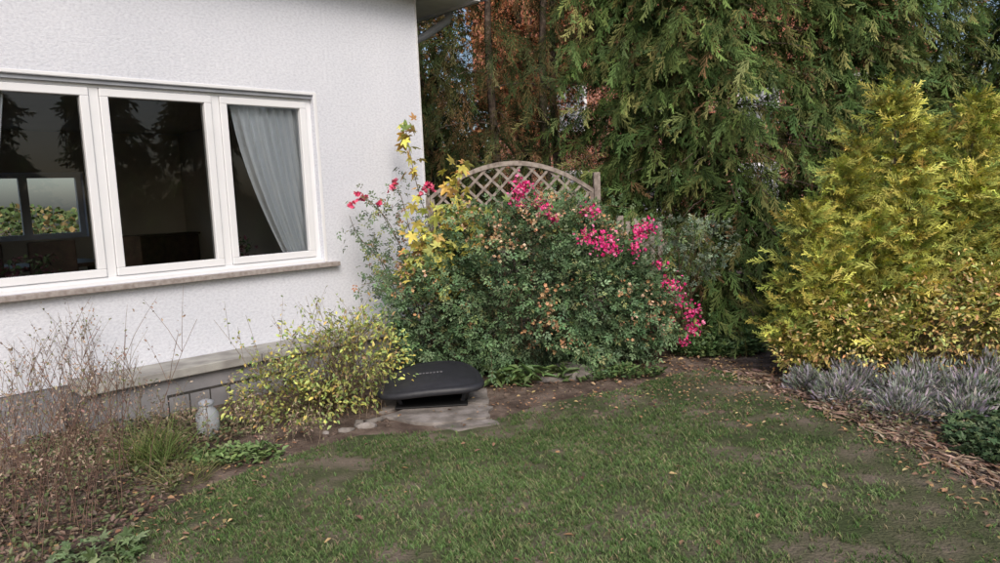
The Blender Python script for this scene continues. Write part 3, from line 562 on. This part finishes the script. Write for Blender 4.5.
# ------------------------------------------------------------------ trellis
A=np.array([-.72,7.9]);B=np.array([1.08,8.05]); ang=math.atan2(*(B-A)[::-1]); W=float(np.hypot(*(B-A)))
e=empty('arched_trellis',(A[0],A[1],0),ang)
zt=lambda x:1.66+.34*(1-((x-W/2)/(W/2))**2)
boxes('posts',[(-.07,-.003,-.035,.035,0,1.74),(W+.003,W+.075,-.035,.035,0,1.84)],M_trel,e,.005)
def arch(name,off,th,y0,y1):
    V=[];F=[];m_=28
    for i in range(m_+1):
        x=W*i/m_; z=zt(x)-off
        V+=[(x,y0,z-th),(x,y1,z-th),(x,y1,z),(x,y0,z)]
    for i in range(m_):
        a=i*4
        for q in range(4): F.append((a+q,a+(q+1)%4,a+4+(q+1)%4,a+4+q))
    F+=[(0,1,2,3),(m_*4,m_*4+3,m_*4+2,m_*4+1)]
    pymesh(name,V,F,M_trel,e)
arch('arch_top',0,.05,-.024,.024); 
boxes('frame_sides',[(.0,.045,-.022,.022,.15,zt(.02)-.055),(W-.045,W,-.022,.022,.15,zt(.02)-.055),(.045,W-.045,-.022,.022,.15,.2)],M_trel,e)
V=[];F=[]
for sg,y in ((1,-.009),(-1,.001)):
    c=-2.2
    while c<W+2.2:
        ts=np.linspace(0,2.4,800); x=c+sg*ts; z=.18+ts; ok=(x>.03)&(x<W-.03)&(z<zt(x)-.03)
        if ok.sum()>20:
            t0,t1=ts[ok][0],ts[ok][-1]; p0=np.array([c+sg*t0,.18+t0]);p1=np.array([c+sg*t1,.18+t1]); dn=(p1-p0)/np.linalg.norm(p1-p0); nn_=np.array([-dn[1],dn[0]])*.014; k=len(V)
            for yy in (y,y+.008):
                for q in (p0-nn_,p1-nn_,p1+nn_,p0+nn_): V.append((q[0],yy,q[1]))
            F+=[(k,k+1,k+2,k+3),(k+4,k+7,k+6,k+5),(k,k+4,k+5,k+1),(k+1,k+5,k+6,k+2),(k+2,k+6,k+7,k+3),(k+3,k+7,k+4,k)]
        c+=.18
pymesh('lattice',V,F,M_trel,e)
e=empty('garden_fence'); L=[]
for i in range(5): x_=1.36+i*.085; L.append((x_,x_+.05,7.65,7.668,.1,1.30+.03*math.sin(i)))
L+=[(1.34,1.80,7.672,7.7,.35,.42),(1.34,1.80,7.672,7.7,1.02,1.09),(1.27,1.34,7.66,7.73,0,1.36)]
boxes('pickets',L,M_trel,e,.003)
# ------------------------------------------------------------------ background
e=empty('brick_house',(3,21,0))
boxes('walls',[(-3,9,0,8,0,5.2)],M_brick,e)
pymesh('roof',[(-3.5,-.5,5.1),(9.5,-.5,5.1),(9.5,8.5,5.1),(-3.5,8.5,5.1),(-3.5,4,8.4),(9.5,4,8.4)],[(0,1,5,4),(3,4,5,2),(0,4,3),(1,2,5),(0,3,2,1)],M_tile,e)
for X in (-1.5,1,4,7):
    for z in (1,3.4): boxes('window',rectframe(X,X+1.2,z,z+1.3,.09,-.04,.02),M_pvc,e); boxes('window_pane',[(X+.09,X+1.11,-.02,-.003,z+.09,z+1.21)],M_zinc,e)
def decid(name,cx,cy,H_,R_,n,cols,w,size=.12):
    e=empty(name); nc=38; u=nrm(rng.normal(0,1,(nc,3))); cc=np.array([cx,cy,H_*.62])+u*np.array([R_,R_,H_*.36])*rng.uniform(.3,1,(nc,1))
    i=rng.integers(0,nc,n); P=cc[i]+rng.normal(0,1,(n,3))*np.array([.38,.38,.28])*R_*.55; P[:,2]=np.abs(P[:,2])
    cb=rng.normal(1,.25,nc)[i]
    scatter('leaves',maple,P,frames(rng.normal(0,1,(n,3)),rng.normal(0,1,n)),size*rng.uniform(.6,1.3,n),pal(n,cols,w)*np.clip(cb,.5,1.6)[:,None],M_con,e)
    ln=[(np.array([(cx,cy,0),(cx+.05,cy,H_*.3),(cx,cy,H_*.75)]),.16,.05)]
    for c in cc[:24]:
        t=np.linspace(0,1,5)[:,None]; p0=np.array([cx,cy,H_*.3]); ln.append((p0+(c-p0)*t+np.array([0,0,.2])*np.sin(t*3.14),.04,.01))
    tubes('trunk',ln,M_bark,e)
decid('copper_beech_tree',.6,15.0,7.5,1.6,6500,((.66,.28,.14),(.74,.42,.2),(.46,.2,.12)),(.4,.3,.3))
decid('copper_beech_tree',-2.0,16.0,7,1.8,4500,((.6,.32,.16),(.4,.34,.15),(.28,.27,.11)),(.4,.3,.3))
decid('birch_tree',11.0,17,6.2,1.8,3000,((.2,.24,.08),(.4,.36,.1),(.15,.2,.07)),(.4,.3,.3))
n=40000; a=rng.uniform(-1.5,1.5,n); rr=rng.uniform(27,33,n); hh=4.2+1.8*noise2(a*10,rr*.0,1.); hh=hh*np.where(np.abs(a+.58)<.25,.5,1)
P=np.column_stack([np.sin(a)*rr,np.cos(a)*rr,rng.uniform(0,1,n)**.8*hh])
scatter('distant_trees',leafq(.8),P,frames(rng.normal(0,1,(n,3)),rng.normal(0,1,n)),np.where(a<-.3,.55,1)*rng.uniform(.25,.45,n),pal(n,((.1,.15,.06),(.16,.2,.08),(.3,.22,.1)),(.5,.3,.2)),M_con)
# ------------------------------------------------------------------ light, sky, camera
el,rot=math.radians(40),math.radians(168)
w=bpy.data.worlds.new('World'); sc.world=w; w.use_nodes=True; nt=w.node_tree; bg=nt.nodes['Background']
sky=N(nt,'ShaderNodeTexSky'); sky.sky_type='NISHITA'; sky.sun_disc=False; sky.sun_elevation=el; sky.sun_rotation=rot; sky.dust_density=3.5
nt.links.new(sky.outputs[0],bg.inputs[0]); bg.inputs[1].default_value=.15
ld=bpy.data.lights.new('sun','SUN'); ld.energy=1.8; ld.angle=math.radians(32); ld.color=(1,.94,.88)
lo=bpy.data.objects.new('sun',ld); COL.objects.link(lo)
sd=Vector((math.sin(rot)*math.cos(el),math.cos(rot)*math.cos(el),math.sin(el)))
lo.rotation_euler=sd.to_track_quat('Z','Y').to_euler()
cd=bpy.data.cameras.new('camera'); cam=bpy.data.objects.new('camera',cd); COL.objects.link(cam); sc.camera=cam
cd.sensor_width=36; cd.lens=25.9; cd.clip_end=500; cd.clip_start=.05
cam.matrix_world=Matrix.Translation((0,0,1.6))@Matrix.Rotation(math.radians(90-6.6),4,'X')@Matrix.Rotation(math.radians(-2.5),4,'Z')
sc.view_settings.view_transform='Standard'; sc.view_settings.look='None'; sc.view_settings.exposure=0
